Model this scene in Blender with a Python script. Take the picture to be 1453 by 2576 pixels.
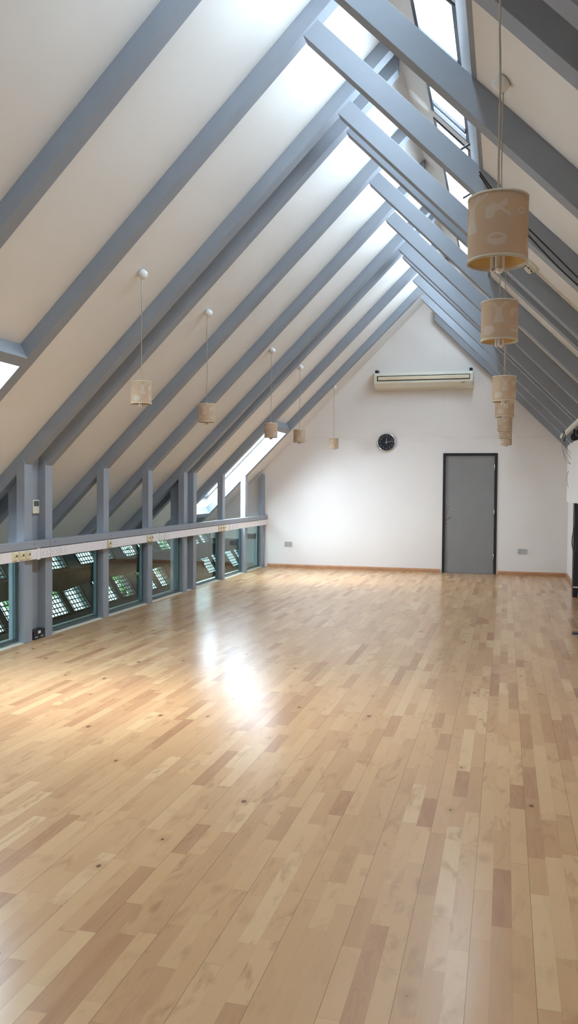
import bpy, bmesh, math, random
from mathutils import Vector, Matrix
for o in list(bpy.data.objects): bpy.data.objects.remove(o)
SC = bpy.context.scene
COL = SC.collection
random.seed(7)

# ------------------------------------------------------------------ camera
F, YAW, PITCH, ROLL, CH = 2050.0, .2592, -.0305, .0076, 1.4594
fw = Vector((-math.sin(YAW)*math.cos(PITCH), math.cos(YAW)*math.cos(PITCH), math.sin(PITCH)))
r0 = Vector((math.cos(YAW), math.sin(YAW), 0)); u0 = r0.cross(fw)
rt = r0*math.cos(ROLL)+u0*math.sin(ROLL); up = u0*math.cos(ROLL)-r0*math.sin(ROLL)
cd = bpy.data.cameras.new('camera'); cam = bpy.data.objects.new('camera', cd); COL.objects.link(cam)
cd.sensor_fit = 'VERTICAL'; cd.sensor_height = 36; cd.lens = 36*F/2576; cd.clip_start = .02
M = Matrix((rt, up, -fw)).transposed().to_4x4(); M.translation = Vector((0, 0, CH)); cam.matrix_world = M
SC.camera = cam

# ------------------------------------------------------------------ light
EXPOSURE = 0.2
SKY_COL, SKY_STR = (.70, .85, 1.0), 28.0
w = bpy.data.worlds.new('sky'); SC.world = w; w.use_nodes = True
bg = w.node_tree.nodes['Background']; bg.inputs[0].default_value = (*SKY_COL, 1); bg.inputs[1].default_value = SKY_STR
sl = bpy.data.lights.new('hazy_sun', 'SUN'); sl.energy = 5.0; sl.angle = math.radians(34); sl.color = (1, .96, .88)
so = bpy.data.objects.new('hazy_sun', sl); COL.objects.link(so)
so.rotation_euler = Vector((.72, .03, -.70)).to_track_quat('-Z', 'Y').to_euler()
SC.view_settings.view_transform = 'Standard'; SC.view_settings.look = 'None'
SC.view_settings.gamma = 1; SC.view_settings.use_curve_mapping = False
SC.view_settings.exposure = EXPOSURE
cy = SC.cycles
cy.use_denoising = True; cy.max_bounces = 7; cy.diffuse_bounces = 5; cy.glossy_bounces = 2
cy.use_adaptive_sampling = True; cy.adaptive_threshold = .12; cy.adaptive_min_samples = 16; cy.transparent_max_bounces = 16; cy.transmission_bounces = 3
cy.caustics_reflective = False; cy.caustics_refractive = False; cy.sample_clamp_indirect = 4

def portal(name, corners):      # daylight portal filling a window opening
    a, b, c, d = [Vector(p) for p in corners]     # normal (b-a)x(d-a) must point into the room
    ux = (b-a); uy = (d-a); n = ux.cross(uy).normalized()
    l = bpy.data.lights.new(name, 'AREA'); l.shape = 'RECTANGLE'; l.size = ux.length; l.size_y = uy.length
    l.cycles.is_portal = True
    o = bpy.data.objects.new(name, l); COL.objects.link(o)
    x = ux.normalized(); z = -n; y = z.cross(x)
    m = Matrix((x, y, z)).transposed().to_4x4(); m.translation = (a+b+c+d)/4; o.matrix_world = m

# ------------------------------------------------------------------ materials
class NT:
    def __init__(s, name):
        s.m = bpy.data.materials.new(name); s.m.use_nodes = True; s.t = s.m.node_tree
        s.b = s.t.nodes['Principled BSDF']; s.out = s.t.nodes['Material Output']
    def n(s, typ, **k):
        x = s.t.nodes.new(typ)
        for a, v in k.items(): setattr(x, a, v)
        return x
    def link(s, a, b): s.t.links.new(a, b)
    def put(s, sock, v):
        if isinstance(v, bpy.types.NodeSocket): s.link(v, sock)
        else: sock.default_value = v
    def math(s, op, a, b=0.0, c=0.0):
        x = s.n('ShaderNodeMath', operation=op); s.put(x.inputs[0], a); s.put(x.inputs[1], b); s.put(x.inputs[2], c)
        return x.outputs[0]
    def xyz(s, a, b, c):
        x = s.n('ShaderNodeCombineXYZ'); s.put(x.inputs[0], a); s.put(x.inputs[1], b); s.put(x.inputs[2], c); return x.outputs[0]
    def pos(s):
        g = s.n('ShaderNodeNewGeometry'); q = s.n('ShaderNodeSeparateXYZ'); s.link(g.outputs['Position'], q.inputs[0])
        return g.outputs['Position'], q.outputs
    def noise(s, vec, scale, detail=3, rough=.5, dist=0.0):
        x = s.n('ShaderNodeTexNoise'); s.link(vec, x.inputs['Vector']); x.inputs['Scale'].default_value = scale
        x.inputs['Detail'].default_value = detail; x.inputs['Roughness'].default_value = rough; x.inputs['Distortion'].default_value = dist
        return x.outputs['Fac']
    def white(s, v):
        x = s.n('ShaderNodeTexWhiteNoise', noise_dimensions='3D'); s.link(v, x.inputs['Vector']); return x.outputs
    def ramp(s, f, pts):
        x = s.n('ShaderNodeValToRGB'); s.link(f, x.inputs[0]); e = x.color_ramp.elements
        while len(e) < len(pts): e.new(.5)
        for i, (p, c) in enumerate(pts): e[i].position = p; e[i].color = (*c, 1)
        return x.outputs[0]
    def mix(s, f, a, b, mode='MIX'):
        x = s.n('ShaderNodeMix', data_type='RGBA', blend_type=mode); s.put(x.inputs[0], f)
        for i, v in ((6, a), (7, b)):
            if isinstance(v, bpy.types.NodeSocket): s.link(v, x.inputs[i])
            else: x.inputs[i].default_value = (*v, 1)
        return x.outputs[2]
    def bump(s, h, strength=.2, dist=.01):
        x = s.n('ShaderNodeBump'); s.link(h, x.inputs['Height']); x.inputs['Strength'].default_value = strength
        x.inputs['Distance'].default_value = dist; s.link(x.outputs[0], s.b.inputs['Normal'])

def paint(name, col, rough=.5, var=.06, scale=3, spec=.3, bump=.05):
    t = NT(name); p, q = t.pos()
    f = t.noise(p, scale, 4, .6)
    lo = tuple(c*(1-var) for c in col); hi = tuple(min(1, c*(1+var)) for c in col)
    t.link(t.ramp(f, [(.3, lo), (.7, hi)]), t.b.inputs['Base Color'])
    t.b.inputs['Roughness'].default_value = rough; t.b.inputs['Specular IOR Level'].default_value = spec
    return t.m
def plain(name, col, rough=.5, metal=0, spec=.5):
    t = NT(name); p, q = t.pos(); f = t.noise(p, 30, 2)
    t.link(t.ramp(f, [(.3, tuple(c*.96 for c in col)), (.7, tuple(min(1, c*1.03) for c in col))]), t.b.inputs['Base Color'])
    t.b.inputs['Roughness'].default_value = rough; t.b.inputs['Metallic'].default_value = metal
    t.b.inputs['Specular IOR Level'].default_value = spec
    return t.m

M_ = {}
M_['beam'] = paint('blue grey paint', (.29, .315, .355), .55, .05, 2.2)
M_['ceil'] = paint('white ceiling plaster', (.79, .775, .75), .8, .03, 1.2)
M_['white'] = plain('white plastic', (.80, .79, .78), .4)
M_['trunk'] = plain('white trunking plastic', (.84, .81, .83), .35)
M_['cream'] = plain('cream plastic', (.72, .64, .42), .4)
M_['creamw'] = plain('ivory plastic', (.74, .71, .60), .4)
M_['louvre'] = plain('beige louvre', (.72, .61, .44), .5)
M_['brown'] = plain('brown rocker', (.10, .055, .03), .5)
M_['black'] = plain('black plastic', (.012, .012, .018), .45)
M_['dark'] = plain('dark frame', (.035, .04, .055), .4)
M_['chrome'] = plain('brushed chrome', (.75, .75, .75), .22, 1)
M_['socket'] = plain('grey steel plate', (.50, .51, .52), .38, .3)
M_['door'] = paint('grey door paint', (.255, .243, .243), .45, .03, 5)
M_['lcd'] = plain('lcd grey', (.10, .12, .12), .2)
M_['denim'] = paint('blue denim', (.10, .16, .27), .9, .3, 40)
M_['cable_grey'] = plain('grey cable', (.22, .20, .18), .6)
M_['cordbr'] = plain('braided beige cord', (.42, .36, .29), .8)
M_['corddk'] = plain('brown cord', (.25, .17, .11), .8)
M_['darkbeam'] = paint('weathered beam', (.105, .095, .08), .7, .25, 3)
M_['lowgrey'] = paint('lower hall grey paint', (.34, .39, .385), .7, .08, 2)
M_['lowfloor'] = paint('lower hall floor', (.12, .12, .12), .7, .1, 1)
M_['skirt'] = paint('reddish oak skirting', (.47, .24, .13), .4, .15, 9)
M_['grille'] = plain('dark green grille', (.03, .05, .045), .5)
M_['gasket'] = plain('teal grey gasket', (.06, .09, .10), .3)
M_['wtext'] = plain('pale grey numerals', (.35, .33, .38), .5)

def wallmat():
    t = NT('white wall paint'); p, q = t.pos()
    f = t.noise(p, .9, 4, .6)
    col = t.ramp(f, [(.25, (.79, .73, .695)), (.75, (.84, .785, .75))])
    # hairline board joints and faint stains
    jx = t.math('COMPARE', q[0], -1.06, .004); jz = t.math('COMPARE', q[2], 2.345, .004)
    j = t.math('MULTIPLY', t.math('MAXIMUM', jx, jz), .10)
    col = t.mix(j, col, (.45, .42, .38))
    st = t.noise(t.xyz(t.math('MULTIPLY', q[0], 1.5), q[1], t.math('MULTIPLY', q[2], 9)), 1.6, 5, .7)
    near = t.math('SUBTRACT', 1, t.math('MINIMUM', 1, t.math('MULTIPLY', t.math('ABSOLUTE', t.math('SUBTRACT', q[2], 2.33)), 9)))
    sm = t.math('MULTIPLY', t.math('MULTIPLY', near, t.math('GREATER_THAN', st, .52)), .12)
    col = t.mix(sm, col, (.50, .43, .34))
    t.link(col, t.b.inputs['Base Color']); t.b.inputs['Roughness'].default_value = .75; t.b.inputs['Specular IOR Level'].default_value = .25
    return t.m
M_['wall'] = wallmat()

def floormat():
    t = NT('birch strip parquet'); p, q = t.pos()
    W, X0 = .0655, -.285
    u = t.math('DIVIDE', t.math('SUBTRACT', q[0], X0), W)
    s = t.math('FLOOR', u); fu = t.math('SUBTRACT', u, s)
    rs = t.white(t.xyz(s, 3.7, 1.1))[0]
    L = t.math('MULTIPLY_ADD', rs, .10, .44)
    v = t.math('MULTIPLY_ADD', rs, 7.3, t.math('DIVIDE', q[1], L))
    # uneven stave lengths: wobble the coordinate before flooring
    v = t.math('ADD', v, t.math('MULTIPLY', t.math('SINE', t.math('MULTIPLY_ADD', v, 2.3, t.math('MULTIPLY', rs, 40))), .28))
    k = t.math('FLOOR', v); fv = t.math('SUBTRACT', v, k)
    rn = t.white(t.xyz(s, k, .5)); r1 = rn[0]
    sep = t.n('ShaderNodeSeparateColor'); t.link(rn[1], sep.inputs[0]); r2 = sep.outputs[1]; r3 = sep.outputs[2]
    # grain, shifted for every stave
    gx = t.math('MULTIPLY_ADD', r2, 37, t.math('MULTIPLY', q[0], 16)); gy = t.math('MULTIPLY_ADD', r3, 61, t.math('MULTIPLY', q[1], 1.6))
    gv = t.xyz(gx, gy, t.math('MULTIPLY', r1, 9))
    g1 = t.noise(gv, 1.1, 4, .55, 1.4)
    fine = t.noise(t.xyz(t.math('MULTIPLY', q[0], 260), t.math('MULTIPLY', q[1], 9), r1), 1, 3, .6)
    rings = t.math('SINE', t.math('MULTIPLY', g1, 55))
    base = t.ramp(r1, [(0, (.335, .158, .078)), (.07, (.395, .20, .098)), (.18, (.47, .26, .127)), (.55, (.52, .30, .148)), (.85, (.565, .345, .175)), (1, (.62, .405, .22))])
    col = t.mix(t.math('MULTIPLY', t.math('SUBTRACT', g1, .35), .75), base, (.56, .345, .19))
    col = t.mix(t.math('MULTIPLY', t.math('MAXIMUM', rings, 0), t.math('MULTIPLY', r3, .28)), col, (.52, .31, .17))
    col = t.mix(t.math('MULTIPLY', fine, .16), col, (.55, .34, .18))
    # smoky heartwood clouds on some staves
    cl = t.noise(t.xyz(t.math('MULTIPLY_ADD', r3, 11, t.math('MULTIPLY', q[0], 15)), t.math('MULTIPLY_ADD', r2, 23, t.math('MULTIPLY', q[1], 4.5)), 2.0), 1, 3, .6, .8)
    clm = t.math('MULTIPLY', t.math('MAXIMUM', t.math('SUBTRACT', cl, .52), 0), t.math('MULTIPLY', r2, 4.6))
    col = t.mix(clm, col, (.36, .19, .095))
    # knots
    vo = t.n('ShaderNodeTexVoronoi'); t.link(t.xyz(t.math('MULTIPLY', q[0], 6.2), t.math('MULTIPLY', q[1], 4.0), 0), vo.inputs['Vector']); vo.inputs['Scale'].default_value = 1
    vc = t.n('ShaderNodeSeparateColor'); t.link(vo.outputs['Color'], vc.inputs[0])
    wob = t.noise(p, 60, 3); kd = t.math('MULTIPLY_ADD', wob, .03, vo.outputs['Distance'])
    size = t.math('MULTIPLY', t.math('MAXIMUM', t.math('SUBTRACT', vc.outputs[0], .32), 0), .15)
    kn = t.math('LESS_THAN', t.math('SUBTRACT', kd, .008), size)
    halo = t.math('MULTIPLY', t.math('SUBTRACT', 1, t.math('MINIMUM', 1, t.math('DIVIDE', kd, .26))), t.math('GREATER_THAN', vc.outputs[0], .34))
    col = t.mix(t.math('MULTIPLY', halo, .75), col, (.38, .20, .10))
    col = t.mix(t.math('MULTIPLY', kn, .8), col, (.10, .05, .025))
    # joints
    ju = t.math('LESS_THAN', t.math('MINIMUM', fu, t.math('SUBTRACT', 1, fu)), .010)
    jv = t.math('LESS_THAN', t.math('MINIMUM', fv, t.math('SUBTRACT', 1, fv)), .0028)
    u3 = t.math('FRACT', t.math('DIVIDE', t.math('ADD', u, 300), 3))
    jb = t.math('LESS_THAN', t.math('MINIMUM', u3, t.math('SUBTRACT', 1, u3)), .0048)
    col = t.mix(t.math('MULTIPLY', t.math('MAXIMUM', ju, jv), .22), col, (.22, .11, .05))
    col = t.mix(t.math('MULTIPLY', jb, .6), col, (.12, .06, .03))
    t.link(col, t.b.inputs['Base Color'])
    rg = t.math('MULTIPLY_ADD', t.noise(p, 1.7, 2, .6), .05, .205)
    t.link(rg, t.b.inputs['Roughness']); t.b.inputs['Specular IOR Level'].default_value = .42
    h = t.math('ADD', t.math('MULTIPLY', t.noise(p, 3.3, 2), .6), t.math('MULTIPLY', t.math('MAXIMUM', jb, ju), -.2))
    t.bump(h, .10, .006)
    return t.m
M_['floor'] = floormat()

def glassmat(name, tint=(1, 1, 1), ior=1.45):
    t = NT(name); t.t.nodes.remove(t.b)
    tr = t.n('ShaderNodeBsdfTransparent'); tr.inputs[0].default_value = (*tint, 1)
    gl = t.n('ShaderNodeBsdfGlossy'); gl.inputs['Roughness'].default_value = .01
    g = t.n('ShaderNodeNewGeometry'); dt = t.n('ShaderNodeVectorMath', operation='DOT_PRODUCT'); t.link(g.outputs['Normal'], dt.inputs[0]); t.link(g.outputs['Incoming'], dt.inputs[1])
    ca = t.math('ABSOLUTE', dt.outputs['Value']); f2 = t.math('MULTIPLY_ADD', t.math('POWER', t.math('SUBTRACT', 1, ca), 5), .9, .04)
    mx = t.n('ShaderNodeMixShader'); t.link(f2, mx.inputs[0]); t.link(tr.outputs[0], mx.inputs[1]); t.link(gl.outputs[0], mx.inputs[2])
    t.link(mx.outputs[0], t.out.inputs[0]); return t.m
M_['glass'] = glassmat('clear glass', (.97, .985, .98))
M_['tglass'] = glassmat('green tinted glass', (.78, .90, .87))
M_['wired'] = glassmat('wired glass', (.31, .335, .322))
def shademat():
    def mk(name, col):
        t = NT(name); t.t.nodes.remove(t.b); p, q = t.pos()
        wv = t.noise(t.xyz(t.math('MULTIPLY', q[0], 1), t.math('MULTIPLY', q[1], 1), t.math('MULTIPLY', q[2], 4)), 300, 2)
        c = t.ramp(wv, [(.3, tuple(x*.93 for x in col)), (.7, tuple(min(1, x*1.05) for x in col))])
        d = t.n('ShaderNodeBsdfDiffuse'); t.link(c, d.inputs[0]); tl = t.n('ShaderNodeBsdfTranslucent'); t.link(c, tl.inputs[0])
        mx = t.n('ShaderNodeMixShader'); mx.inputs[0].default_value = .38
        t.link(d.outputs[0], mx.inputs[1]); t.link(tl.outputs[0], mx.inputs[2]); t.link(mx.outputs[0], t.out.inputs[0]); return t.m
    return mk('tan shade fabric', (.73, .56, .40)), mk('white printed motif', (.78, .68, .58)), mk('cream shade rim', (.86, .77, .62)), mk('golden shade lining', (.75, .50, .20))
M_['sh1'], M_['sh2'], M_['rim'], M_['lining'] = shademat()
M_['leaf'] = paint('tree leaves', (.22, .42, .14), .8, .4, 6)
M_['bark'] = paint('bark', (.12, .09, .06), .9, .2, 9)
M_['bulb'] = plain('milky lamp tube', (.78, .70, .64), .3)

# ------------------------------------------------------------------ geometry helpers
def bm_(): return bmesh.new()
def box(b, x0, x1, y0, y1, z0, z1, mi=0):
    v = [b.verts.new((x, y, z)) for x in (x0, x1) for y in (y0, y1) for z in (z0, z1)]
    for f in ((0, 1, 3, 2), (4, 6, 7, 5), (0, 4, 5, 1), (2, 3, 7, 6), (0, 2, 6, 4), (1, 5, 7, 3)):
        b.faces.new([v[i] for i in f]).material_index = mi
    return v
def prism(b, prof, a0, a1, axis='y', mi=0):          # polygon profile extruded along an axis
    def P(p, a): return {'y': (p[0], a, p[1]), 'x': (a, p[0], p[1]), 'z': (p[0], p[1], a)}[axis]
    A = [b.verts.new(P(p, a0)) for p in prof]; B = [b.verts.new(P(p, a1)) for p in prof]
    fs = [b.faces.new(A), b.faces.new(B[::-1])]
    n = len(prof)
    for i in range(n): fs.append(b.faces.new((A[i], B[i], B[(i+1) % n], A[(i+1) % n])))
    for f in fs: f.material_index = mi
def cyl(b, c, r, h, n=24, axis='z', r2=None, mi=0, cap=True):
    r2 = r if r2 is None else r2; c = Vector(c)
    def P(a, rr, t):
        x, y = rr*math.cos(a), rr*math.sin(a)
        return c + {'z': Vector((x, y, t)), 'y': Vector((x, t, y)), 'x': Vector((t, x, y))}[axis]
    A = [b.verts.new(P(2*math.pi*i/n, r, 0)) for i in range(n)]; B = [b.verts.new(P(2*math.pi*i/n, r2, h)) for i in range(n)]
    for i in range(n):
        f = b.faces.new((A[i], A[(i+1) % n], B[(i+1) % n], B[i])); f.smooth = True; f.material_index = mi
    if cap:
        b.faces.new(A[::-1]).material_index = mi; b.faces.new(B).material_index = mi
def tube(b, pts, r, n=8, mi=0):
    pts = [Vector(p) for p in pts]; rings = []
    for i, p in enumerate(pts):
        d = (pts[min(i+1, len(pts)-1)]-pts[max(i-1, 0)]).normalized()
        s = d.cross(Vector((0, 0, 1)) if abs(d.z) < .9 else Vector((0, 1, 0))).normalized(); t = s.cross(d)
        rings.append([b.verts.new(p+r*(s*math.cos(2*math.pi*k/n)+t*math.sin(2*math.pi*k/n))) for k in range(n)])
    for A, B in zip(rings, rings[1:]):
        for k in range(n):
            f = b.faces.new((A[k], A[(k+1) % n], B[(k+1) % n], B[k])); f.smooth = True; f.material_index = mi
    b.faces.new(rings[0][::-1]); b.faces.new(rings[-1])
def smoothpts(pts, k=6):
    out = []; P = [Vector(p) for p in pts]
    for i in range(len(P)-1):
        p0, p1, p2, p3 = P[max(i-1, 0)], P[i], P[i+1], P[min(i+2, len(P)-1)]
        for j in range(k):
            t = j/k
            out.append(.5*((2*p1)+(p2-p0)*t+(2*p0-5*p1+4*p2-p3)*t*t+(3*p1-p0-3*p2+p3)*t**3))
    out.append(P[-1]); return out
def link(name, b, mats, parent=None, bevel=0, loc=None):
    bmesh.ops.recalc_face_normals(b, faces=b.faces[:])
    me = bpy.data.meshes.new(name); b.to_mesh(me); b.free()
    for m in (mats if isinstance(mats, (list, tuple)) else [mats]): me.materials.append(M_[m])
    o = bpy.data.objects.new(name, me); COL.objects.link(o)
    if parent: o.parent = parent
    if loc is not None: o.location = loc
    if bevel:
        md = o.modifiers.new('bevel', 'BEVEL'); md.width = bevel; md.segments = 2; md.limit_method = 'ANGLE'
        md.harden_normals = False
    return o
def tag(o, label, cat, group=None):
    o['label'] = label; o['category'] = cat
    if group: o['group'] = group
    return o
def thing(name, loc, label, cat, group=None):
    o = bpy.data.objects.new(name, None); COL.objects.link(o); o.location = loc; o.empty_display_size = .1
    return tag(o, label, cat, group)
def structure(o, label=None):
    o['kind'] = 'structure'
    if label: o['label'] = label
    return o
def move(b, loc):
    for v in b.verts: v.co -= Vector(loc)

# ------------------------------------------------------------------ dimensions
D = 14.305; XL = -4.25; XR = 1.01; YB = -3.4
LB, LC = 5.90, 6.06           # left slope: z = x + k  (rafter underside, ceiling)
RB, RC = 3.11, 3.30           # right slope: z = -x + k
GL = 6.24                     # glass of the left skylights / outer roof face
RO = 4.20                     # outer face of right slope
AX = (RO-LC)/2; AZ = AX+LC    # apex of the shaft
XS = -.29                     # upper edge of trimmer / lower end of the skylight shaft
XLOW = -5.30                  # lower end of the left slope
PY = [3.12, 4.28, 5.44, 6.60, 6.95, 8.12, 9.28, 10.43, 10.78, 12.0, 13.15]
SKY_BAYS = [(4.40, 5.44), (12.12, 13.15)]
SX0, SX1 = -4.95, -3.60       # x range of the left skylight openings

# ------------------------------------------------------------------ structure
b = bm_(); box(b, -4.42, XR, YB, D, -.25, 0); structure(link('floor', b, 'floor'), 'glossy birch strip parquet floor')

def lslab(b, x0, x1, y0, y1):   # piece of left roof slab
    prism(b, [(x0, x0+LC), (x1, x1+LC), (x1-.0, x1+GL), (x0, x0+GL)], y0, y1)
b = bm_()
ys = [YB] + [y for s in SKY_BAYS for y in s] + [D]
for i in range(0, len(ys), 2): lslab(b, XLOW, AX, ys[i], ys[i+1])
for y0, y1 in SKY_BAYS:
    lslab(b, XLOW, SX0, y0, y1); lslab(b, SX1, AX, y0, y1)
structure(link('ceiling_left', b, 'ceil'), 'white left slope of the pitched ceiling')

# right slope: ceiling below the trimmer, shaft and outer face with the ridge windows
WX0, WX1 = -.70, -.355
WIN = [(k*1.165+.74, k*1.165+.74+1.0) for k in range(-1, 11)]
b = bm_()
prism(b, [(-.165, RC+.165), (XR+.3, RC-XR-.3), (XR+.75, RO-XR-.75), (-.31, RO+.31)], YB, D)
structure(link('ceiling_right', b, 'ceil'), 'white right slope of the pitched ceiling')
b = bm_()
def rslab(x0, x1, y0, y1, t=.06): prism(b, [(x0, RO-x0), (x1, RO-x1), (x1, RO-x1+t), (x0, RO-x0+t)], y0, y1)
e = [YB]
for a, c in WIN:
    if a > YB: e += [a, min(c, D-.05)]
e.append(D)
for i in range(0, len(e), 2): rslab(AX, WX1, e[i], e[i+1])
rslab(AX-.03, WX0, YB, D); rslab(WX1, -.3, YB, D)
structure(link('ceiling_shaft', b, 'ceil'), 'white lining around the ridge skylights')

# gable walls
def gable(b, y0, y1, low=0):
    pts = [(-11.6, -3.2), (XR+.2, -3.2), (XR+.2, RO-XR-.2+.1), (AX, AZ+.1), (XLOW, XLOW+GL), (-11.6, .62)] if low else \
          [(-11.6, -3.2), (XR+.2, -3.2), (XR+.2, RO-XR-.2+.1), (AX, AZ+.1), (XLOW, XLOW+GL), (-11.6, .62)]
    prism(b, pts, y0, y1)
DX0, DX1, DZ = -1.035, -.148, 2.055
b = bm_()
yA, yB = D, D+.2
prism(b, [(-4.42, -.25), (XR+.2, -.25), (XR+.2, 0), (DX0, -.0), (DX0, DZ), (DX0, DX0+GL+.1), (XLOW, XLOW+GL), (XLOW, .5), (-4.42, .5)], yA, yB)
prism(b, [(DX0, DZ), (DX1, DZ), (DX1, 0), (XR+.2, 0), (XR+.2, RO-XR-.1), (AX, AZ+.1), (DX0, DX0+GL+.1)], yA, yB)
box(b, DX0, DX1, D+.18, yB, 0, DZ)
structure(link('wall_back', b, 'wall'), 'white gable wall at the far end')
b = bm_(); gable(b, YB-.2, YB); structure(link('wall_front', b, 'wall'))
b = bm_(); box(b, XR, XR+.2, YB, D, -.25, RC-XR+.25); structure(link('wall_right', b, 'wall'), 'white low wall on the right')
b = bm_(); box(b, -4.6, -4.42, YB, D, -3.2, -.02); structure(link('wall_left', b, 'wall'), 'wall of the lower hall under the floor edge')

# skirting
b = bm_(); prism(b, [(D, 0), (D-.022, 0), (D-.022, .045), (D-.012, .06), (D, .062)], XL+.06, DX0-.045, 'x')
structure(link('baseboard_back', b, 'skirt'), 'reddish wooden skirting left of the door')
b = bm_(); prism(b, [(D, 0), (D-.022, 0), (D-.022, .045), (D-.012, .06), (D, .062)], DX1+.04, XR, 'x')
structure(link('baseboard_far', b, 'skirt'), 'reddish wooden skirting right of the door')
b = bm_(); prism(b, [(XR, 0), (XR-.022, 0), (XR-.022, .045), (XR-.012, .06), (XR, .062)], YB, D-.022, 'y')
structure(link('baseboard_right', b, 'skirt'), 'reddish wooden skirting along the right wall')
b = bm_(); box(b, -4.36, -4.262, YB, D, 0, .006); structure(link('trim_1', b, 'creamw'), 'pale strip where the floor meets the low glazing')

# ------------------------------------------------------------------ left skylights (window in the slope)
wn = 1
for (y0, y1) in SKY_BAYS:
    rt_ = bpy.data.objects.new('window_%d' % wn, None); COL.objects.link(rt_); structure(rt_, 'tall skylight between two rafters of the left slope'); wn += 1
    b = bm_(); t = .035
    def fr(xa, xb, ya, yb): prism(b, [(xa, xa+GL-.03), (xb, xb+GL-.03), (xb, xb+GL+.03), (xa, xa+GL+.03)], ya, yb)
    fr(SX0, SX1, y0, y0+t); fr(SX0, SX1, y1-t, y1); fr(SX0, SX0+t, y0+t, y1-t); fr(SX1-t, SX1, y0+t, y1-t)
    structure(link('window_frame', b, 'beam', rt_))
    b = bm_(); xa, xb = SX0+t, SX1-t
    prism(b, [(xa, xa+GL), (xb, xb+GL), (xb, xb+GL+.006), (xa, xa+GL+.006)], y0+t, y1-t); structure(link('pane', b, 'glass', rt_))
    portal('daylight', [(SX0, y0, SX0+GL+.05), (SX1, y0, SX1+GL+.05), (SX1, y1, SX1+GL+.05), (SX0, y1, SX0+GL+.05)][::-1])

# ------------------------------------------------------------------ ridge skylights
for i, (y0, y1) in enumerate(WIN):
    if y0 < YB: continue
    y1 = min(y1, D-.05)
    rt_ = bpy.data.objects.new('window_%d' % wn, None); COL.objects.link(rt_); structure(rt_, 'ridge skylight with dark metal frame'); wn += 1
    b = bm_(); t = .03
    def fr(xa, xb, ya, yb, lo=-.015, hi=.02): prism(b, [(xa, RO-xa+lo), (xb, RO-xb+lo), (xb, RO-xb+hi), (xa, RO-xa+hi)], ya, yb)
    fr(WX0, WX1, y0, y0+t); fr(WX0, WX1, y1-t, y1); fr(WX0, WX0+t, y0+t, y1-t); fr(WX1-t, WX1, y0+t, y1-t)
    structure(link('window_frame', b, 'dark', rt_))
    b = bm_(); ym = y1-.24
    fr(WX0+t, WX1-t, ym, ym+.022, -.03, .0); fr(WX0+t, WX1-t, ym+.045, ym+.06, -.03, .0)
    structure(link('sash_bar', b, 'dark', rt_))
    b = bm_(); xa, xb = WX0+t, WX1-t
    prism(b, [(xa, RO-xa), (xb, RO-xb), (xb, RO-xb+.006), (xa, RO-xa+.006)], y0+t, y1-t); structure(link('pane', b, 'glass', rt_))
    b = bm_(); xs = -.30
    tube(b, [(xs, ym-.03, RO-xs-.04), (xs-.16, ym+.03, RO-xs-.10)], .011, 8); structure(link('stay_rod', b, 'dark', rt_))

portal('daylight', [(WX0, YB, RO-WX0+.05), (WX1, YB, RO-WX1+.05), (WX1, D, RO-WX1+.05), (WX0, D, RO-WX0+.05)][::-1])

# ------------------------------------------------------------------ posts and rafters
where = {3.12: 'third-nearest', }
pname = {6.60: 'beside the thermostat, on its near side', 6.95: 'beside the thermostat, on its far side', 8.12: 'first single post beyond the thermostat',
         9.28: 'second single post beyond the thermostat', 10.43: 'near post of the far pair', 10.78: 'far post of the far pair',
         12.0: 'near edge of the far skylight', 13.15: 'far edge of the far skylight, sunlit side', 5.44: 'just outside the left picture edge', 4.28: 'x', 3.12: 'x'}
for y in [5.44]+[q for q in PY if q > 6]+[14.19]:
    b = bm_(); yn = y-.012; yf = y+.112
    prism(b, [(XL, 0), (XL, 1.665), (XL-.02, 1.70), (XL-.085, 1.63), (XL-.085, 0)], yn, yf)
    move(b, (XL-.04, y, 0))
    o = link('post', b, 'beam', bevel=.003, loc=(XL-.04, y, 0))
    lab = {14.19: 'short blue-grey post against the far white wall', 5.44: 'blue-grey post nearer than the thermostat pair, at the left picture edge',
           4.28: 'blue-grey post nearest the camera on the left'}.get(y) or 'blue-grey painted post, ' + pname[y]
    tag(o, lab, 'post', 'posts along the left glazing')
for y, nm in ((6.71, 'near'), (10.54, 'far')):
    b = bm_(); prism(b, [(-4.33, 0), (-4.33, -4.33+LC), (-4.50, -4.50+LC), (-4.50, 0)], y, y+.25)
    tag(link('column', b, 'beam'), 'flat blue-grey column filling the gap of the %s' % ('post pair, carrying the thermostat' if nm == 'near' else 'far post pair'), 'column')

ordn = ['first', 'second', 'third', 'fourth', 'fifth', 'sixth', 'seventh', 'eighth', 'ninth', 'tenth', 'eleventh', 'twelfth', 'thirteenth', 'fourteenth', 'fifteenth']
LR = [3.12, 4.28, 5.44, 6.60, 6.95, 8.12, 9.28, 10.43, 10.78, 12.0, 13.15]
for i, y in enumerate(LR):
    x0, x1 = XLOW, AX+.0
    b = bm_(); prism(b, [(x0, x0+LB), (-1.10, -1.10+LB), (x1, x1+LB+.0), (x1, x1+LC), (x0, x0+LC)], y, y+.12)
    o = link('rafter', b, 'beam', bevel=.003)
    n = len(LR)-1-i
    ex = {6.60: ', paired, above the near thermostat post', 6.95: ', paired, above the far thermostat post', 10.43: ', paired', 10.78: ', paired'}.get(y, '')
    tag(o, 'blue-grey left-slope rafter, %s from the far wall%s' % (ordn[n], ex), 'rafter', 'left slope rafters')
RR = [1.62, 2.77, 3.12]+LR[1:]+[14.305]
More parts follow.
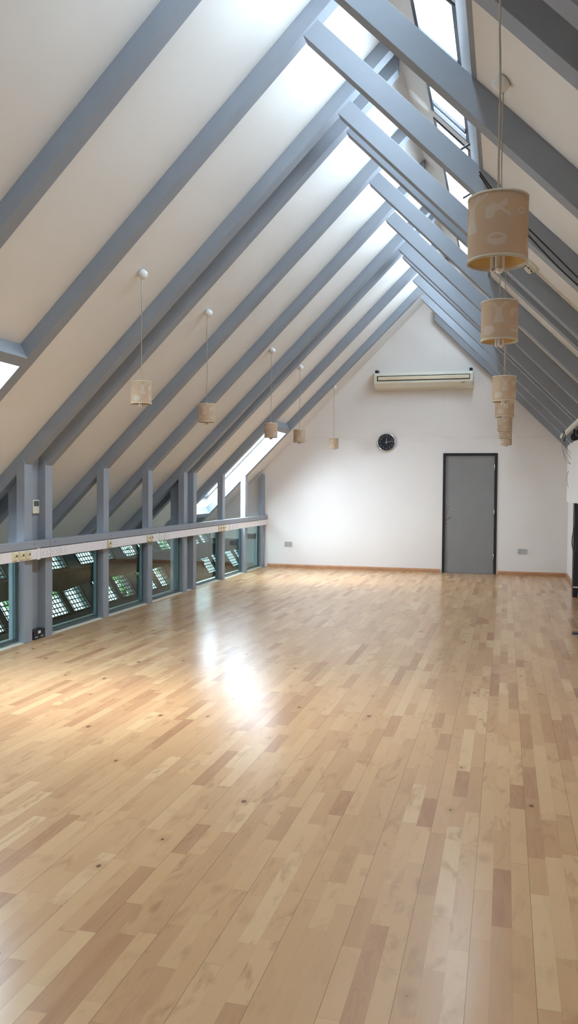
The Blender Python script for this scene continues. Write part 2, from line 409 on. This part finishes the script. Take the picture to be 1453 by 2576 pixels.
for i, y in enumerate(RR):
    tipx = -1.34 if y < 14.2 else -1.22
    b = bm_(); x1 = XR
    if y < 14.2:
        prism(b, [(tipx, RB-tipx), (x1, RB-x1), (x1, RC-x1), (tipx+.1, RC-tipx-.1+.0)], y-.12, y-.001)
    else:
        prism(b, [(tipx, RB-tipx), (x1, RB-x1), (x1, RC-x1), (tipx, RC-tipx)], y-.12, y-.001)
    o = link('rafter', b, 'beam', bevel=.003)
    n = len(RR)-1-i
    ex = ' and set against it' if n == 0 else ''
    tag(o, 'blue-grey right-slope rafter, %s from the far wall%s' % (ordn[n], ex), 'rafter', 'right slope rafters')
b = bm_(); prism(b, [(-.19, 3.475), (-.36, 4.56), (-.30, 4.50), (-.165, 3.465)], YB, D)
structure(link('trim_2', b, 'beam'), 'steep blue-grey lining board below the ridge skylights')
# headers of the left skylights
for (y0, y1), nm in ((SKY_BAYS[0], 'at the left picture edge'), (SKY_BAYS[1], 'near the far wall')):
    for xx, wh in ((SX1-.0, 'upper'), (SX0-.06, 'lower')):
        b = bm_(); x0, x1 = xx, xx+.06
        prism(b, [(x0+.06, x0+LC-.11), (x1+.06, x1+LC-.11), (x1, x1+LC+.0), (x0, x0+LC+.0)], y0, y1)
        tag(link('skylight_header', b, 'beam'), '%s blue-grey header board of the left slope skylight %s' % (wh, nm), 'header board')

# ------------------------------------------------------------------ low glazing on the left
gaps = [(4.40, 5.42), (5.56, 6.58), (7.07, 8.10), (8.24, 9.26), (9.40, 10.41), (10.90, 11.98), (12.12, 13.13), (13.27, 14.17)]
gaps = [(2.0, 3.0), (3.24, 4.26)]+gaps
for y0, y1 in gaps:
    rt_ = bpy.data.objects.new('window_%d' % wn, None); COL.objects.link(rt_); structure(rt_, 'low pane below the rail looking into the lower hall'); wn += 1
    b = bm_(); box(b, -4.345, -4.315, y0, y1, .018, .045); box(b, -4.345, -4.315, y1-.045, y1, .045, .80); box(b, -4.345, -4.315, y0, y0+.02, .045, .80)
    structure(link('window_frame', b, 'gasket', rt_))
    b = bm_(); box(b, -4.333, -4.327, y0+.02, y1-.045, .045, .80); structure(link('pane', b, 'tglass', rt_))

# rail in three lengths, white trunking below it
rl = [(YB, 6.93, 'near length, left of the thermostat'), (6.935, 10.83, 'middle length between the two post pairs'), (10.835, D-.001, 'far length running to the white wall')]
for y0, y1, nm in rl:
    b = bm_(); box(b, XL, -4.195, y0, y1, .874, .945)
    o = link('rail', b, 'beam', bevel=.004); tag(o, 'blue-grey flat rail along the left posts, '+nm, 'rail', 'rail lengths')
    for y in [q+.06 for q in PY if y0 < q < y1 and q > 5]:
        b = bm_(); cyl(b, (-4.197, y, .915), .006, .004, 8, 'x'); link('screw_head', b, 'dark', o)
b = bm_(); box(b, XL, -4.205, YB, D-.001, .772, .868)
tr = tag(link('cable_trunking', b, 'trunk', bevel=.003), 'white plastic cable trunking under the rail on the left', 'trunking')
for y in (6.72, 9.40, 12.07):
    b = bm_(); box(b, -4.206, -4.2015, y, y+.05, .766, .8735); link('joint_cover', b, 'trunk', tr)

def data_socket(y, label):
    t = thing('data_socket', (-4.205, y, .82), label, 'socket', 'cream data sockets on the trunking')
    b = bm_(); prism(b, [(0, -.042), (.018, -.030), (.018, .028), (.006, .042), (0, .042)], -.034, .034, 'y')
    box(b, .017, .0195, .002, .012, -.002, .016, 1); box(b, .017, .0195, .016, .026, -.002, .016, 1); box(b, .017, .0195, -.016, -.008, -.006, .0, 1)
    link('cover', b, ['cream', 'brown'], t)
def power_socket(y, label, w=.145, h=.085, loc=None, rot=0, mat='trunk', grp='white double sockets on the trunking'):
    t = thing('power_socket', loc or (-4.205, y, .82), label, 'socket', grp)
    t.rotation_euler = (0, 0, rot)
    b = bm_(); box(b, 0, .010, -w/2, w/2, -h/2, h/2)
    for s in (-1, 1):
        box(b, .0095, .0105, s*.035-.003, s*.035+.003, .002, .014, 1)
        for q in (-.011, .011): box(b, .0095, .0105, s*.035+q-.0035, s*.035+q+.0035, -.020, -.014, 1)
    link('faceplate', b, [mat, 'brown'], t)
    for s in (-1, 1):
        b = bm_(); box(b, .0098, .013, s*.016-.005, s*.016+.005, .016, .030); link('switch', b, mat, t)
for y, n in ((6.355, 'left one of the three before the thermostat'), (6.46, 'middle one of the three before the thermostat'), (6.56, 'right one of the three before the thermostat'),
             (8.135, 'single one on the first post beyond the thermostat'), (9.155, 'left one above the second single post'), (9.245, 'right one above the second single post'),
             (11.72, 'left one of the far three'), (11.83, 'middle one of the far three'), (11.94, 'right one of the far three')):
    data_socket(y, 'cream data socket on the white trunking, ' + n)
for y, n in ((6.85, 'left one of three below the thermostat'), (7.013, 'middle one of three below the thermostat'), (7.17, 'right one of three below the thermostat'),
             (8.275, 'single one beside a cream socket'), (9.70-.14, 'left one just before the far post pair'), (9.73, 'right one just before the far post pair'),
             (12.24+.02, 'left one of the far three'), (12.42, 'middle one of the far three'), (12.58, 'right one of the far three')):
    power_socket(y, 'white double power socket on the white trunking, ' + n)
power_socket(0, 'grey steel double socket low on the far wall left of the door', loc=(-3.80, D, .425), rot=-math.pi/2, mat='socket', grp='steel sockets on the far wall')
power_socket(0, 'grey steel double socket low on the far wall right of the door', loc=(.29, D, .404), rot=-math.pi/2, mat='socket', grp='steel sockets on the far wall')

# thermostat and black floor socket
t = thing('thermostat', (-4.33, 6.875, 1.255), 'cream wall thermostat with grey display on the blue-grey column', 'thermostat')
b = bm_(); box(b, 0, .022, -.055, .055, -.065, .065); link('case', b, 'creamw', t, bevel=.004)
b = bm_(); box(b, .0215, .024, -.042, .042, .005, .055); link('display', b, 'lcd', t)
b = bm_(); box(b, .0215, .0235, -.05, .05, -.058, -.005); link('flap', b, 'creamw', t, bevel=.001)
t = thing('floor_socket_box', (-4.33, 6.835, 0), 'black double socket box on the floor at the foot of the thermostat column', 'socket')
b = bm_(); box(b, 0, .075, -.095, .098, .004, .088)
for s in (-.06, -.035, .035, .06): box(b, .0745, .077, s-.008, s+.008, .020, .032, 1)
link('housing', b, ['black', 'socket'], t)
b = bm_(); box(b, .0745, .079, -.02, .02, .055, .080); link('switch', b, 'white', t)

# ------------------------------------------------------------------ door
dr = bpy.data.objects.new('door_1', None); COL.objects.link(dr); dr.location = (0, D, 0); structure(dr, 'plain grey door in a black frame in the far wall')
b = bm_()
for x0, x1, z0, z1 in ((DX0-.012, DX0+.028, 0, DZ+.01), (DX1-.03, DX1+.012, 0, DZ+.01), (DX0+.028, DX1-.03, DZ-.032, DZ+.01)): box(b, x0, x1, -.012, .17, z0, z1)
structure(link('door_frame', b, 'black', dr))
b = bm_(); box(b, DX0+.03, DX1-.034, .012, .055, .006, DZ-.034); structure(link('door_leaf', b, 'door', dr))
b = bm_(); cyl(b, (DX0+.085, .012, .96), .022, -.012, 16, 'y'); cyl(b, (DX0+.085, .0, .96), .012, -.02, 12, 'y')
structure(link('door_handle', b, 'chrome', dr))
b = bm_(); cyl(b, (DX0+.085, .012, .88), .016, -.006, 12, 'y'); structure(link('keyhole_plate', b, 'chrome', dr))
b = bm_(); cyl(b, (DX0+.085, .012, 1.18), .014, -.01, 12, 'y'); structure(link('door_latch', b, 'chrome', dr))
for z in (.25, 1.0, 1.78):
    b = bm_(); cyl(b, (DX1-.034, .004, z), .009, .10, 10); structure(link('hinge', b, 'chrome', dr))

# ------------------------------------------------------------------ air conditioner
ac = thing('air_conditioner', (-1.385, D, 3.3), 'long ivory air conditioner high on the far wall above the door', 'air conditioner')
x0, x1 = -.845, .83
b = bm_(); prof = [(0, .145), (-.20, .145), (-.235, .10), (-.235, -.035), (-.17, -.115), (0, -.135)]
prism(b, prof, x0, x1, 'x'); link('body', b, 'creamw', ac, bevel=.012)
b = bm_(); box(b, x0+.055, x1-.05, -.240, -.236, .00, .088); link('vent_frame', b, 'black', ac)
b = bm_(); prism(b, [(-.2415, .013), (-.2415, .075), (-.246, .065), (-.250, .02)], x0+.075, x1-.062, 'x'); link('louvre', b, 'louvre', ac)
b = bm_(); v = prism(b, [(-.222, -.055), (-.2275, -.048), (-.2255, -.044), (-.2195, -.051)], x1-.19, x1-.13, 'x'); link('badge', b, 'dark', ac)
for s in (x0+.035, x1-.04):
    b = bm_(); box(b, s-.025, s+.025, -.16, 0, .146, .20); link('bracket', b, 'black', ac)

# ------------------------------------------------------------------ wall clock
ck = thing('wall_clock', (-2.03, D, 2.258), 'round wall clock with black face and pale numerals', 'clock')
b = bm_(); n = 64; prof = [(.158, 0), (.160, -.03), (.152, -.042), (.143, -.036), (.142, -.026)]
rings = [[b.verts.new((r*math.cos(2*math.pi*i/n), y, r*math.sin(2*math.pi*i/n))) for i in range(n)] for r, y in prof]
for A, B in zip(rings, rings[1:]):
    for i in range(n): b.faces.new((A[i], A[(i+1) % n], B[(i+1) % n], B[i])).smooth = True
link('rim', b, 'chrome', ck)
b = bm_(); cyl(b, (0, -.026, 0), .145, .02, 64, 'y'); dial = link('dial', b, 'black', ck)
for h in range(1, 13):
    a = math.radians(90-30*h); c = bpy.data.curves.new('numeral', 'FONT'); c.body = str(h); c.size = .042; c.align_x = 'CENTER'; c.align_y = 'CENTER'
    c.extrude = .0006; c.materials.append(M_['wtext'])
    tmp = bpy.data.objects.new('tmp', c); me = bpy.data.meshes.new_from_object(tmp); bpy.data.objects.remove(tmp)
    o = bpy.data.objects.new('numeral', me); COL.objects.link(o); o.parent = dial; o.location = (.112*math.cos(a), -.028, .112*math.sin(a)); o.rotation_euler = (math.pi/2, 0, 0)
def hand(name, deg, ln, back, wd, mat, dy):
    b = bm_(); a = math.radians(90-deg); d = Vector((math.cos(a), 0, math.sin(a))); s = Vector((-d.z, 0, d.x))*wd
    pts = [-d*back-s, -d*back+s, d*ln+s*.6, d*ln-s*.6]
    A = [b.verts.new(p+Vector((0, dy, 0))) for p in pts]; B = [b.verts.new(p+Vector((0, dy-.0015, 0))) for p in pts]
    b.faces.new(A); b.faces.new(B[::-1])
    for i in range(4): b.faces.new((A[i], A[(i+1) % 4], B[(i+1) % 4], B[i]))
    link(name, b, mat, ck)
hand('hour_hand', 3, .072, .022, .0042, 'white', -.030); hand('minute_hand', 79, .115, .022, .003, 'white', -.033); hand('second_hand', 163, .09, .02, .001, 'brown', -.036)

# ------------------------------------------------------------------ pendant lamps
RADS, HS = .083, .182
def ell(u, v, cu, cv, a, c): return ((u-cu)/a)**2+((v-cv)/c)**2
def motif(u, v):           # u in 0..1 around, v 0..1 up
    u = (u*2) % 1.0        # design repeats twice around
    t = abs(u-.30)
    if .40 < v < .80 and t < .052+.22*abs(v-.68)**1.25: return True        # trunk
    if .78 <= v < .95 and (abs(t-(.035+(v-.78)*.55)) < .018 or abs(t-(.02+(v-.78)*1.25)) < .016): return True   # boughs
    if ell(u, v, .10, .24, .13, .115) < 1: return True                    # oval
    e_ = ell(u, v, .62, .26, .105, .095)
    if e_ < 1 and not ell(u, v, .62, .29, .065, .030) < 1: return True     # ring cup
    if ell(u, v, .55, .67, .05, .10) < 1 or (abs(v-.70-.9*(u-.60)) < .045 and .5 < u < .72) or (abs(v-.72+.9*(u-.64)) < .025 and .56 < u < .76): return True   # leafy sprig
    if .35 < ell(u, v, .90, .70, .055, .05) < 1: return True
    return False
def make_pendant():
    t = thing('pendant_lamp', (0, 0, 0), 'x', 'pendant lamp')
    b = bm_(); NU, NV = 232, 74
    vs = [[b.verts.new((RADS*math.cos(2*math.pi*i/NU), RADS*math.sin(2*math.pi*i/NU), -HS+HS*j/NV)) for i in range(NU)] for j in range(NV+1)]
    vi = [[b.verts.new(((RADS-.0018)*math.cos(2*math.pi*i/NU), (RADS-.0018)*math.sin(2*math.pi*i/NU), -HS+HS*j)) for i in range(NU)] for j in range(2)]
    for j in range(NV):
        for i in range(NU):
            f = b.faces.new((vs[j][i], vs[j][(i+1) % NU], vs[j+1][(i+1) % NU], vs[j+1][i])); f.smooth = True
            f.material_index = 1 if motif((i+.5)/NU, (j+.5)/NV) else 0
    for i in range(NU):
        f = b.faces.new((vi[0][i], vi[1][i], vi[1][(i+1) % NU], vi[0][(i+1) % NU])); f.smooth = True; f.material_index = 2
    sh = link('lamp_shade', b, ['sh1', 'sh2', 'lining'], t)
    for z in (-HS, -.008):
        b = bm_(); n = 72; prof = [(RADS+.0012, z), (RADS+.0012, z+.008), (RADS-.003, z+.008), (RADS-.003, z)]
        rg = [[b.verts.new((r*math.cos(2*math.pi*i/n), r*math.sin(2*math.pi*i/n), zz)) for i in range(n)] for r, zz in prof]
        for q in range(4):
            for i in range(n): b.faces.new((rg[q][i], rg[q][(i+1) % n], rg[(q+1) % 4][(i+1) % n], rg[(q+1) % 4][i])).smooth = True
        link('rim', b, 'rim', sh)
    b = bm_()
    for k in range(3):
        a = 2*math.pi*k/3; tube(b, [(.02*math.cos(a), .02*math.sin(a), .0), (RADS*math.cos(a), RADS*math.sin(a), -.004)], .0014, 6)
    cyl(b, (0, 0, -.045), .019, .055, 20, r2=.015); link('lamp_holder', b, 'white', t)
    b = bm_(); cyl(b, (0, 0, -.105), .021, .06, 20)
    for k in range(3):
        a = 2*math.pi*k/3+.4; c, s = math.cos(a), math.sin(a); pts = []
        for q in range(9):
            th = math.pi*q/8; off = .0085*math.cos(th)
            pts.append((.013*c-off*s, .013*s+off*c, -.192-.009*math.sin(th)))
        pts = [(pts[0][0], pts[0][1], -.105)]+pts+[(pts[-1][0], pts[-1][1], -.105)]
        tube(b, pts, .0062, 8)
    link('bulb', b, 'bulb', t)
    return t
def cord(t, h, seed, mat='cordbr'):
    rnd = random.Random(seed); b = bm_()
    pts = [(0, 0, .008)]+[(rnd.uniform(-.004, .004), rnd.uniform(-.004, .004), h*k/6) for k in range(1, 6)]+[(0, 0, h)]
    tube(b, smoothpts(pts, 5), .0032, 7); link('cord', b, mat, t)
def canopy(t, h, side):
    b = bm_(); n = 24; prof = [(.004, -.050), (.030, -.046), (.040, -.028), (.038, 0), (.03, .012), (.002, .012)]
    rg = [[b.verts.new((r*math.cos(2*math.pi*i/n), r*math.sin(2*math.pi*i/n), z)) for i in range(n)] for r, z in prof]
    for A, B in zip(rg, rg[1:]):
        for i in range(n): b.faces.new((A[i], A[(i+1) % n], B[(i+1) % n], B[i])).smooth = True
    b.faces.new(rg[0][::-1]); b.faces.new(rg[-1])
    o = link('canopy', b, 'white', t); o.location = (side*.0, 0, h); o.rotation_euler = (0, -side*math.radians(45), 0)
proto = make_pendant()
PZ = 2.282
def place(x, y, z, ztop, rot, label, grp, seed, first=False, side=1):
    if first: t = proto
    else:
        t = proto.copy(); COL.objects.link(t)
        for ch in list(proto.children):
            if ch.name.startswith(('cord', 'canopy')): continue
            c = ch.copy(); COL.objects.link(c); c.parent = t
            for g in ch.children:
                d = g.copy(); COL.objects.link(d); d.parent = c
    t.location = (x, y, z); t.rotation_euler = (0, 0, rot); tag(t, label, 'pendant lamp', grp)
    return t, ztop-z
todo = []
LN = ['nearest the camera', 'second from the camera', 'third from the camera', 'fourth from the camera', 'last before the wall']
for k, y in enumerate([6.10, 7.60, 9.88, 11.34, 13.75]):
    todo.append(place(-2.863, y, [2.305, 2.276, 2.262, 2.284, 2.308][k], -2.863+LC-.02, [1.2, .7, 2.2, 1.4, 2.6][k], 'drum pendant with tan printed shade in the left row, '+LN[k], 'left row of pendants', k, first=(k == 0), side=1)+(1, k, ))
RN = ['largest, nearest the camera', 'second from the camera', 'third from the camera', 'fourth from the camera', 'fifth, partly hidden', 'sixth, partly hidden', 'lowest and farthest']
for k, y in enumerate([2.39, 3.9, 6.1, 7.6, 9.88, 11.34, 13.75]):
    x = [-.032, -.038, -.02, -.02, -.018, -.012, .004][k]
    todo.append(place(x, y, [2.275, 2.318, 2.268, 2.285, 2.312, 2.315, 2.350][k], RC-x-.02, [2.75, .6, .7, .75, 2.9, 1.9, .2][k], 'drum pendant with tan printed shade in the right row, '+RN[k], 'right row of pendants', 10+k, side=-1)+(-1, 10+k))
for t, h, side, sd in todo:
    cord(t, h-.03, sd); canopy(t, h, side)
# canopies tilt to the slope irrespective of the turned lamp
for t, h, side, sd in todo:
    for ch in t.children:
        if ch.name.startswith('canopy'):
            R = Matrix.Rotation(-t.rotation_euler.z, 4, 'Z') @ Matrix.Rotation(-side*math.radians(45), 4, 'Y')
            ch.rotation_euler = R.to_euler()

# ------------------------------------------------------------------ small things on the right
t = thing('smoke_detector', (.175, 6.36, RC-.175), 'ivory smoke detector on the right ceiling slope', 'smoke detector')
t.rotation_euler = (0, math.radians(45), 0)
b = bm_(); cyl(b, (0, 0, -.03), .052, .03, 28); link('base', b, 'creamw', t, bevel=.003)
b = bm_(); cyl(b, (0, 0, -.065), .030, .035, 28, r2=.046); 
for k in range(8):
    a = 2*math.pi*k/8; c, s = math.cos(a), math.sin(a); A = []
    tube(b, [(.040*math.cos(a-.28), .040*math.sin(a-.28), -.05), (.0415*c, .0415*s, -.05), (.040*math.cos(a+.28), .040*math.sin(a+.28), -.05)], .004, 6, 1)
link('sensor_head', b, ['creamw', 'black'], t)
def rp(x, y, off): return (x, y, RC-x-off)
b = bm_(); prism(b, [(.17, RC-.17), (XR, RC-XR), (XR-.012, RC-XR-.012), (.158, RC-.182)], 6.42, 6.44)
tag(link('ceiling_conduit', b, 'creamw'), 'thin ivory conduit running down the right slope from the smoke detector', 'conduit')
for dy, nm, q in ((0, 'upper', 0), (.05, 'lower', .012)):
    b = bm_(); pts = [(-.17, 5.0+dy, 3.24), (-.03, 5.18+dy, 3.10-q), (.12, 5.30+dy, 2.98-2*q), (.28, 5.40+dy, 2.84-3*q), (.45, 5.50+dy, 2.69-2*q), (.65, 5.55+dy, 2.50), (.95, 5.6+dy, 2.20)]
    pts = [(x, y-.25, z+.0) for x, y, z in pts]
    tube(b, smoothpts(pts, 6), .0045, 7)
    tag(link('electric_cable', b, 'black'), 'black cable slung across the right rafters behind the nearest pendant, %s one' % nm, 'cable', 'slung black cables')

# lighting rail under the right rafters
t = thing('track_rail', (.80, 12.9, 2.225), 'ivory track rail running under the rafters along the right wall', 'rail')
b = bm_(); box(b, -.02, .02, -9.5, 0, -.005, .045); link('rail_body', b, 'creamw', t, bevel=.003)
b = bm_(); box(b, -.012, .012, -.35, -.30, -.07, -.005); link('hanger', b, 'socket', t)
for y, nm in ((10.9, 'far'), (10.1, 'near')):
    s = thing('spotlight', (.83, y, 2.22), 'black spotlight hanging from the right track rail, %s one' % nm, 'spotlight')
    b = bm_(); box(b, -.012, .012, -.012, .012, -.06, .0); link('bracket', b, 'black', s)
    b = bm_(); cyl(b, (0, .05, -.10), .045, -.16, 20, 'y', r2=.052); link('head', b, 'black', s)
# hanging loops of thin cable in the far right corner
for k, (pts, nm) in enumerate((
    ([(.83, 12.95, 2.25), (.82, 12.95, 2.05), (.90, 12.95, 1.90), (.93, 12.95, 1.84), (.95, 12.95, 1.90), (.86, 12.95, 2.08), (.87, 12.95, 2.25)], 'left'),
    ([(.85, 12.97, 2.25), (.87, 12.97, 2.10), (.96, 12.97, 1.97), (.96, 12.97, 1.86), (.90, 12.97, 1.86), (.85, 12.97, 1.95), (.84, 12.97, 2.25)], 'right'))):
    b = bm_(); tube(b, smoothpts(pts, 6), .003, 6)
    tag(link('thin_cable', b, 'cable_grey'), 'thin grey cable loop dangling in the far right corner, %s of two' % nm, 'cable', 'dangling cable loops')
b = bm_(); tube(b, smoothpts([(.77, 11.9, 2.26), (.755, 11.88, 2.17), (.77, 11.86, 2.12), (.785, 11.88, 2.18), (.775, 11.9, 2.26)], 6), .006, 6)
tag(link('cable_loop', b, 'black'), 'short black cable loop hanging from the track rail by the spotlights', 'cable')
t = thing('wall_cabinet', (.975, 12.45, 1.69), 'shallow pale grey cupboard panel hung on the right wall', 'cabinet')
b = bm_(); box(b, -.035, .034, -1.05, 1.2, -.43, .46); link('panel', b, 'wall', t, bevel=.004)
b = bm_(); tube(b, smoothpts([(-.036, .82, .05), (-.055, .88, 0), (-.055, .90, -.12), (-.036, .84, -.20)], 5), .006, 6); link('handle', b, 'socket', t)
b = bm_(); tube(b, [(.99, 11.05, 1.2), (.99, 11.05, 2.2)], .012, 8)
tag(link('wall_conduit', b, 'socket'), 'grey vertical conduit on the right wall beside the cupboard panel', 'conduit')
t = thing('loudspeaker', (.955, 11.68, 0), 'tall black column speaker standing against the right wall', 'loudspeaker')
b = bm_(); box(b, -.055, .053, -.08, .12, 0, 1.27); link('cabinet', b, 'black', t, bevel=.004)
b = bm_(); box(b, -.056, .053, -.084, -.079, .13, .145); link('band', b, 'white', t)
b = bm_(); tube(b, smoothpts([(.90, 11.55, 1.22), (.905, 11.53, 1.05), (.885, 11.52, .90), (.87, 11.52, .76), (.885, 11.52, .66), (.92, 11.53, .64), (.925, 11.54, .8), (.91, 11.54, 1.0), (.93, 11.55, 1.22)], 7), .006, 7)
tag(link('speaker_cable', b, 'black'), 'dark cable hanging in a long loop beside the black column speaker', 'cable')
b = bm_(); bmesh.ops.create_icosphere(b, subdivisions=4, radius=1)
rnd = random.Random(3)
from mathutils import noise as mn
for v in b.verts:
    n_ = mn.noise(v.co*2.1)*.28+mn.noise(v.co*5)*.12
    v.co *= 1+n_; v.co.x *= .05; v.co.y *= .28; v.co.z = max(-.16, v.co.z*.17)
    v.co += Vector((.955, 10.75, .165))
for f in b.faces: f.smooth = True
tag(link('denim_bag', b, 'denim'), 'crumpled blue denim bag on the floor against the right wall', 'bag')
t = thing('floor_plate', (.80, 8.62, 0), 'flat black plate lying on the parquet at the right picture edge', 'plate')
b = bm_(); box(b, -.13, .15, -.05, .05, .0, .022); link('plate_body', b, 'black', t, bevel=.003)
b = bm_(); box(b, -.125, .145, -.056, -.05, .0, .006); link('plate_edge', b, 'socket', t)

# ------------------------------------------------------------------ lower hall seen through the low glazing
SL, KZ, HY = 1.5, -14.88, 40.0          # z = SL*(-x) + KZ : steep glazed far side, running past the gable
def low(x0, x1, y0, y1, t=.12): prism(b, [(x0, -SL*x0+KZ), (x1, -SL*x1+KZ), (x1-t, -SL*x1+KZ-.1), (x0-t, -SL*x0+KZ-.1)], y0, y1)
rows = [(-9.03, -9.50), (-9.62, -10.32)]
BAY = 2.33
bays = [(k*BAY+.9, k*BAY+.9+1.80) for k in range(0, 17) if k*BAY+.9+1.8 < HY-.3]
S0, S1 = -8.80, -10.75
b = bm_()
low(S0, rows[0][0], YB, HY); low(rows[0][1], rows[1][0], YB, HY); low(rows[1][1], S1, YB, HY)
for x0, x1 in rows:
    e = [YB]+[q for ab in bays for q in ab]+[HY]
    for i in range(0, len(e), 2): low(x0, x1, e[i], e[i+1])
structure(link('wall_lower_hall', b, 'lowgrey'), 'steep grey glazed far side of the lower hall')
b = bm_(); box(b, -11.7, -4.6, YB, HY, -3.3, -3.2); structure(link('floor_lower_hall', b, 'lowfloor'))
b = bm_(); box(b, -9.0, -8.8, YB, HY, -3.2, SL*8.8+KZ); structure(link('wall_lower_left', b, 'lowgrey'))
b = bm_(); prism(b, [(XLOW, XLOW+LC), (XLOW, XLOW+LC+.1), (-11.7, 1.4), (-11.7, 1.2)], YB, D+.2); prism(b, [(-4.42, .5), (-4.42, .6), (-11.7, 1.4), (-11.7, 1.2)], D+.2, HY)
structure(link('ceiling_lower_hall', b, 'lowgrey'))
b = bm_(); box(b, -4.6, -4.42, D, HY, -3.2, .6); structure(link('wall_lower_right', b, 'lowgrey'))
b = bm_(); box(b, -11.7, -4.42, HY, HY+.2, -3.2, 1.5); structure(link('wall_lower_end', b, 'lowgrey'))
for x0, x1 in rows:
    for a, c in bays:
        if a < 5: continue
        rt_ = bpy.data.objects.new('window_%d' % wn, None); COL.objects.link(rt_); structure(rt_, 'gridded window of the lower hall'); wn += 1
        def bar(xa, xb, ya, yb, lo, hi): prism(b, [(xa+lo, -SL*xa+KZ+lo*.6), (xb+lo, -SL*xb+KZ+lo*.6), (xb+hi, -SL*xb+KZ+hi*.6), (xa+hi, -SL*xa+KZ+hi*.6)], ya, yb)
        b = bm_(); ym = a+(c-a)*.52
        for yy in (a, ym-.10, ym-.03, ym+.05, c-.05): bar(x0, x1, yy, yy+.045, -.02, .03)
        bar(x0, x0-.03, a, c, -.02, .02); bar(x1+.03, x1, a, c, -.02, .02)
        structure(link('window_frame', b, 'grille', rt_))
        b = bm_(); w_ = abs(x1-x0); ns = round(w_*1.8/.11); n1 = 15
        for i in range(1, ns): xx = x0-w_*i/ns; bar(xx, xx-.013, a, c, .0, .010)
        for i in range(1, n1): yy = a+(c-a)*i/n1; bar(x0, x1, yy, yy+.022, .010, .018)
        structure(link('grille', b, 'grille', rt_))
        b = bm_(); bar(x0, x1, a, c, -.035, -.03); structure(link('pane', b, 'wired', rt_))
# long beam with shallow arches in front of the windows
b = bm_(); zt, zb = -.24, -.60; bay = 3.83; arch = []; N = 200
for i in range(N+1):
    y = HY-(HY-YB)*i/N; ph = ((y-6.77) % bay)/bay
    arch.append((y, zb+.10*max(0, math.sin(math.pi*ph))**.5-.05))
prism(b, [(YB, zt), (HY-.001, zt)]+arch, -8.62, -8.40, 'x')
tag(link('arched_beam', b, 'darkbeam'), 'dark brown arched timber beam seen through the low panes', 'beam')
for k, y in enumerate((18.26, 22.09)):
    b = bm_(); box(b, -8.6, -8.42, y-.09, y+.09, -3.2, -.70)
    tag(link('hall_column', b, 'lowgrey'), 'grey column under the arched beam in the lower hall, %s one' % ('near', 'far')[k], 'column', 'lower hall columns')
for k, (x, y, h, r) in enumerate([(-14.5, 19, -.9, 1.0), (-15.5, 24, -.7, 1.2), (-14.8, 30, -.8, 1.1), (-15.5, 37, -.6, 1.3)]):
    t = thing('tree', (x, y, -6), 'green leafy tree outside the lower hall windows, %s from the near end' % ordn[k], 'tree', 'trees outside')
    b = bm_(); cyl(b, (0, 0, 0), .16, 6+h-.5, 10, r2=.08); link('trunk', b, 'bark', t)
    b = bm_(); rnd = random.Random(k)
    for i in range(420):
        d = Vector((rnd.gauss(0, 1), rnd.gauss(0, 1), rnd.gauss(0, .8))).normalized()*r*rnd.uniform(.35, 1)
        c0 = d+Vector((0, 0, 6+h-1.2)); s = rnd.uniform(.08, .17)
        a1 = Vector((rnd.uniform(-1, 1), rnd.uniform(-1, 1), rnd.uniform(-1, 1))).normalized(); a2 = a1.cross(d).normalized()
        b.faces.new([b.verts.new(c0+q) for q in (a1*s, a2*s*.6, -a1*s, -a2*s*.6)])
    link('crown', b, 'leaf', t)
